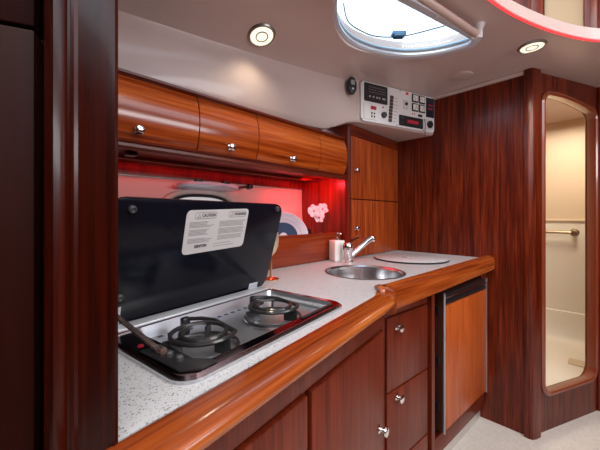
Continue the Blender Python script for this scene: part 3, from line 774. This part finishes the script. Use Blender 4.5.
# lid
tilt = R(17)
LDM = HM @ Matrix.Translation((-.006, .146, .016)) @ Matrix.Rotation(R(90)+tilt, 4, 'X')       # local x along, y up the lid, z towards the camera
b = bm_new(); add_prism(b, rrect(-.2415, .2425, -.004, .268, .032, 8), -.004, .004, LDM, .0015); lid = obj('lid', b, M['lid'], t, 'raised black glass lid')
LAB = LDM @ Matrix.Translation((.0108, .196, 0)) @ Matrix.Rotation(R(2.5), 4, 'Z') @ Matrix.Diagonal((.725, .9, 1, 1)) @ Matrix.Translation((-.009, -.1628, 0))
b = bm_new(); add_prism(b, rrect(-.118, .1365, .1035, .222, .014, 6), .0042, .0050, LAB)
lb = obj('label', b, M['label'], lid, 'silver warning label')
zt = .0052
def lab(x, y): return LAB @ Matrix.Translation((x, y, zt))
b = bm_new()
for x0, x1 in ((-.088, -.006), (.044, .122)):
    ring_plate(b, rrect(x0, x1, .198, .216, .007, 5), rrect(x0+.0012, x1-.0012, .1992, .2148, .006, 5), zt-.0003, zt+.0002, LAB)
    cx2 = x0+.015; tri = [(cx2-.007,.2015),(cx2+.007,.2015),(cx2,.2128)]; tri2 = [(cx2-.0046,.2029),(cx2+.0046,.2029),(cx2,.2104)]
    ring_plate(b, tri, tri2, zt-.0003, zt+.0002, LAB)
random.seed(8)
rows = [.190, .1865, .183, .1795, .176, .169, .1655, .162, .1585, .155, .148, .1445, .141, .1375, .134]
for i, y in enumerate(rows):
    if i not in (10,): add_box(b, -.104, -.104+random.uniform(.062, .092), y-.0006, y+.0006, zt-.0003, zt+.0001, LAB)
    if i < 14: add_box(b, .010, .010+random.uniform(.104, .118), y-.0006-.002, y+.0006-.002, zt-.0003, zt+.0001, LAB)
for y in (.124, .1165): add_box(b, -.002, -.002+random.uniform(.06, .10), y-.0006, y+.0006, zt-.0003, zt+.0001, LAB)
obj('print', b, M['grey_ink'], lb)
text_obj('lettering', 'CAUTION', .0115, M['ink'], lb, lab(-.063, .207), bold=.0003)
text_obj('lettering', 'WARNING', .0115, M['ink'], lb, lab(.069, .207), bold=.0003)
text_obj('lettering', 'KENYON', .0112, M['ink'], lb, lab(-.076, .1225), bold=.0005)
for x, y in ((-.2, .246), (.215, .255), (-.2, .063)):
    b = bm_new(); add_lathe(b, [(0,.004),(.008,.004),(.0075,.009),(.005,.011),(.003,.009),(0,.009)], LDM @ Matrix.Translation((x,y,0)), 16); obj('bumper', b, M['darkgrey'], lid, 'rubber bumper')
for x, hh in ((-.212, .042), (.185, .020)):
    b = bm_new(); add_box(b, x-.018, x+.018, .0, hh, .0042, .0062, LDM, .0008); add_box(b, x-.016, x+.016, -.004, .003, -.004, .016, LDM, .001); obj('hinge', b, M['ledge'], t, 'steel hinge plate')
b = bm_new()
s0, s1 = HM @ Vector((-.214, -.048, .016)), LDM @ Vector((-.232, .058, .008))
add_sweep(b, [s0, s0.lerp(s1,.5), s1], [(-.006,-.0015),(.006,-.0015),(.006,.0015),(-.006,.0015)], up=Vector((.4,-.7,.5)))
add_lathe(b, [(0,-.006),(.007,-.006),(.007,.006),(0,.006)], frame_to(s0, (.3,-.9,.2)), 12); 
obj('lid_stay', b, plain('dark_copper_steel', (.55, .42, .38), .25, .9), t, 'metal stay propping the lid')
b = bm_new(); add_box(b, -.240, -.222, .045, .072, .004, .016, LDM, .003); obj('stay_bracket', b, M['black'], t)
b = bm_new(); add_lathe(b, [(0,0),(.005,0),(.0045,.002),(0,.003)], HM @ Matrix.Translation((-.218, .012, .011)), 14); obj('screw_cap', b, M['red_dark'], t)

# ================================================================ SINK, TAP AND THINGS ON THE COUNTER
t = thing('sink', 'round stainless steel sink bowl set in the counter below the tap', 'sink', (SX, SY, CZ-.14))
S = Matrix.Translation((SX, SY, CZ)) @ Matrix.Diagonal((.95,.95,1,1))
b = bm_new(); add_lathe(b, [(.176,.0005),(.176,.0025),(.168,.003),(.160,-.004),(.157,-.03),(.150,-.09),(.130,-.125),(.09,-.136),(.02,-.139),(.02,-.142),(.092,-.139),(.134,-.128),(.153,-.092),(.160,-.03),(.164,-.004)], S, 48); obj('bowl', b, M['steel'], t)
b = bm_new(); add_lathe(b, [(.1765,.0004),(.1765,.0022),(.170,.0032),(.169,.0004)], S, 48); obj('rim', b, M['darkgrey'], t, 'dark sink rim')
b = bm_new(); add_lathe(b, [(0,-.1405),(.021,-.1405),(.021,-.1375),(.016,-.1365),(0,-.138)], S, 20); obj('drain', b, M['chrome'], t)
t = thing('sink_cover', 'round speckled cover lying flat on the counter right of the sink', 'cover', (1.60, .730, CZ))
S2 = Matrix.Translation((1.600, .730, CZ))
b = bm_new(); add_lathe(b, [(.192,.002),(.192,.009),(.189,.011),(.012,.011),(.011,.006),(0,.006),(0,.001),(.19,.001)], S2, 48); obj('disc', b, M['counter'], t)
b = bm_new(); add_lathe(b, [(.1925,.0005),(.194,.003),(.194,.008),(.1918,.009),(.1915,.001)], S2, 48); obj('edge_band', b, M['rubber'], t, 'dark edge band')
b = bm_new(); add_lathe(b, [(0,.0065),(.0115,.0065),(.0115,.0112),(.016,.0118),(.017,.0112),(.0115,.0105)], S2 @ Matrix.Translation((-.03,.02,0)), 20); obj('finger_hole', b, M['black'], t, 'dark finger hole')
# tap
t = thing('tap', 'chrome single-lever tap with slanting spout behind the sink', 'tap', (1.268, .912, CZ))
TM = Matrix.Translation((1.268, .912, CZ))
b = bm_new(); add_lathe(b, [(0,.0005),(.034,.0005),(.034,.006),(.027,.011),(.026,.058),(.029,.063),(.0295,.084),(.025,.095),(.013,.101),(0,.102)], TM, 28); obj('body', b, M['chrome'], t)
b = bm_new()
sp = [TM @ Vector(p) for p in [(.004,-.004,.020),(.040,-.014,.046),(.090,-.028,.080),(.130,-.038,.106),(.158,-.045,.117)]]
rr = [.014,.0145,.0165,.018,.018]
rings = []
for i, p in enumerate(sp):
    tt = (sp[min(i+1,4)] - sp[max(i-1,0)]).normalized(); fm = frame_to(p, tt, (0,0,1))
    rings.append([b.verts.new(fm @ Vector((rr[i]*math.cos(2*PI*k/16), rr[i]*math.sin(2*PI*k/16), 0))) for k in range(16)])
for a_, c_ in zip(rings, rings[1:]):
    for k in range(16): b.faces.new([a_[k], a_[(k+1)%16], c_[(k+1)%16], c_[k]])
b.faces.new(rings[0]); b.faces.new(rings[-1])
s_ = obj('spout', b, M['chrome'], t)
b = bm_new(); add_lathe(b, [(0,0),(.014,0),(.017,.004),(.0178,.020),(.012,.030),(0,.032)], frame_to(TM @ Vector((.160,-.046,.098)), (.1,-.05,1)), 18); obj('nozzle', b, M['chrome'], s_)
b = bm_new(); add_sweep(b, [TM @ Vector(p) for p in [(0,0,.098),(.022,-.008,.110),(.046,-.016,.122),(.062,-.022,.126)]], [(-.010,-.005),(.010,-.005),(.010,.004),(-.010,.004)]); obj('lever', b, M['chrome'], t)
# soap dispenser
t = thing('soap_dispenser', 'square white soap dispenser with chrome pump behind the tap', 'soap dispenser', (1.262, .975, CZ))
DM2 = Matrix.Translation((1.262, .975, CZ)) @ Matrix.Rotation(R(-20), 4, 'Z')
b = bm_new(); add_box(b, -.031, .031, -.031, .031, .001, .110, DM2, .005, 3); obj('bottle', b, M['ceramic'], t)
b = bm_new(); add_lathe(b, [(0,.109),(.012,.109),(.012,.120),(.005,.122),(.005,.138),(.010,.139),(.010,.150),(0,.151)], DM2, 18); add_box(b, -.006, .006, -.040, 0, .141, .149, DM2, .002); obj('pump', b, M['chrome'], t, 'chrome pump')
# goblet
gl = (.722, .868, CZ)
t = thing('goblet', 'small copper-footed goblet with pale gold bowl beside the hob lid', 'goblet', gl)
G = Matrix.Translation(gl)
b = bm_new(); add_lathe(b, [(0,.0005),(.031,.0005),(.031,.003),(.012,.006),(.005,.010),(.0042,.02),(.0042,.09),(0,.09)], G, 24); obj('stem', b, M['brass'], t, 'copper foot and stem')
b = bm_new(); add_lathe(b, [(0,.088),(.006,.089),(.018,.102),(.027,.122),(.030,.150),(.0285,.175),(.027,.175),(.028,.150),(.025,.123),(.015,.104),(0,.094)], G, 24); obj('bowl', b, M['ivory'], t, 'pale gold bowl')
# plate in the trough
pc = Vector((1.03, 1.135, 1.048))
PLM = frame_to(pc, Vector((-.52, -.80, .30)), (0,0,1))
t = thing('plate', 'mauve-rimmed round plate with blue centre standing in the wooden trough', 'plate', (1.03, 1.135, CZ))
b = bm_new(); add_lathe(b, [(0,-.012),(.075,-.012),(.095,-.004),(.126,.004),(.128,.006),(.126,.008),(.094,.001),(.074,-.007),(0,-.007)], PLM, 40); pl = obj('dish', b, M['pinkglaze'], t)
b = bm_new(); add_lathe(b, [(0.02,-.0068),(.074,-.0066),(.074,-.006),(.02,-.006)], PLM, 40); obj('centre_band', b, M['navy'], pl, 'navy blue centre')
b = bm_new(); add_lathe(b, [(0,-.0062),(.026,-.0058),(.026,-.0045),(0,-.0045)], PLM @ Matrix.Translation((-.018,.015,0)), 28); obj('centre_motif', b, plain('pale_blue_glaze', (.45, .52, .62), .3), pl, 'pale blue motif')
b = bm_new(); add_lathe(b, [(.098,.0012),(.101,.0024),(.101,.0032),(.098,.0022)], PLM, 40); obj('rim_line', b, M['ceramic'], pl, 'white rim line')
t = thing('gilt_bottle', 'slim gold-topped bottle standing in the trough left of the plate', 'bottle', (.885, 1.10, CZ))
GM = Matrix.Translation((.885, 1.10, CZ))
b = bm_new(); add_lathe(b, [(0,.001),(.028,.001),(.030,.006),(.030,.13),(.024,.150),(.012,.165),(.011,.190),(0,.190)], GM, 20); obj('body', b, M['darkgrey'], t)
b = bm_new(); add_lathe(b, [(.0115,.188),(.014,.189),(.014,.222),(.012,.226),(0,.227)], GM, 18); obj('cap', b, M['brass'], t, 'gold cap')
# orchid
op = Vector((1.255, 1.150, CZ))
t = thing('orchid', 'pink-white orchid with dark leaves growing from the wooden trough', 'plant', tuple(op))
b = bm_new(); add_lathe(b, [(0,.001),(.030,.001),(.036,.07),(.033,.07),(.030,.06),(0,.06)], Matrix.Translation(op), 20); obj('pot', b, M['darkgrey'], t)
for k, (a, ln) in enumerate(((R(200), .09), (R(260), .07), (R(320), .07), (R(150), .06))):
    b = bm_new(); m_ = Matrix.Translation(op + Vector((0,0,.06))) @ Matrix.Rotation(a, 4, 'Z')
    pts = [(0,0,0),(ln*.3,0,ln*.7),(ln*.65,0,ln*1.1),(ln,0,ln*1.15)]; ww = [.006,.018,.017,.002]
    vt = []
    for p, w_ in zip(smooth(pts, 3), [ww[0], .011, .015, ww[1], .019, .018, ww[2], .013, .008, ww[3]]):
        vt.append([b.verts.new(m_ @ Vector((p.x, -w_, p.z+.004))), b.verts.new(m_ @ Vector((p.x, 0, p.z))), b.verts.new(m_ @ Vector((p.x, w_, p.z+.004))), b.verts.new(m_ @ Vector((p.x, 0, p.z-.002)))])
    for q, r_ in zip(vt, vt[1:]):
        for i in range(4): b.faces.new([q[i], q[(i+1)%4], r_[(i+1)%4], r_[i]])
    b.faces.new(vt[0]); b.faces.new(vt[-1][::-1])
    obj('leaf', b, M['leaf'], t)
fl = [Vector((1.238, 1.118, 1.178)), Vector((1.312, 1.118, 1.190)), Vector((1.275, 1.112, 1.142))]
b = bm_new(); add_tube(b, smooth([op+Vector((0,0,.06)), op+Vector((.02,.02,.16)), op+Vector((.02,.0,.26)), fl[1]+Vector((.0,.012,.0)), fl[0]+Vector((.01,.012,0)), fl[2]+Vector((0,.012,0))], 5), .0022, n=6); obj('stem', b, M['leaf'], t)
def blossom(c_, s, rot):
    fm = frame_to(c_, Vector((-.45,-.85,.10)), (0,0,1)) @ Matrix.Rotation(rot, 4, 'Z')
    b = bm_new()
    for k in range(5):
        a = 2*PI*k/5; wd = .019 if k in (1, 4) else .013
        m_ = fm @ Matrix.Rotation(a, 4, 'Z')
        n_ = 14; top = []; bot = []
        for i in range(n_):
            q = 2*PI*i/n_; x = .017+.0165*math.cos(q); y = wd*math.sin(q)
            z = .006*(x/.03)**2 - .004*abs(y)/wd
            top.append(b.verts.new(m_ @ Vector((x*s, y*s, z+.0012)))); bot.append(b.verts.new(m_ @ Vector((x*s, y*s, z-.0008))))
        ct = b.verts.new(m_ @ Vector((.017*s, 0, .004))); cb = b.verts.new(m_ @ Vector((.017*s, 0, .0012)))
        for i in range(n_):
            j = (i+1)%n_
            b.faces.new([top[i], top[j], ct]); b.faces.new([bot[j], bot[i], cb]); b.faces.new([top[i], bot[i], bot[j], top[j]])
    f_ = obj('blossom', b, M['orchid'], t)
    b = bm_new(); add_lathe(b, [(0,.002),(.005,.002),(.006,.006),(.003,.011),(0,.012)], fm, 12); obj('throat', b, M['orchid_c'], f_)
blossom(fl[0], 1.12, .2); blossom(fl[1], 1.05, .6); blossom(fl[2], .95, 0)

# towel rail in the washroom
t = thing('towel_rail', 'brass-toned towel rail on the cream washroom wall seen through the doorway', 'towel rail', (3.2, .28, 1.02))
b = bm_new(); add_tube(b, [(3.14, .60, 1.02), (3.14, .4, 1.02), (3.14, .125, 1.02)], .011, n=12); obj('bar', b, M['rail_metal'], t)
for y in (.125, .585):
    b = bm_new(); add_lathe(b, [(0,0),(.030,0),(.030,.008),(.014,.014),(.013,.055),(.02,.062),(.018,.075),(0,.078)], frame_to((3.2, y, 1.02), (-1,0,0)), 20); obj('bracket', b, M['rail_metal'], t)
b = bm_new(); add_box(b, 2.72, 2.83, .02, .14, .151, .156, bevel=.002); tag(obj('drain_cover', b, M['cream']), 'small beige drain cover on the washroom floor behind the doorway', 'drain cover')
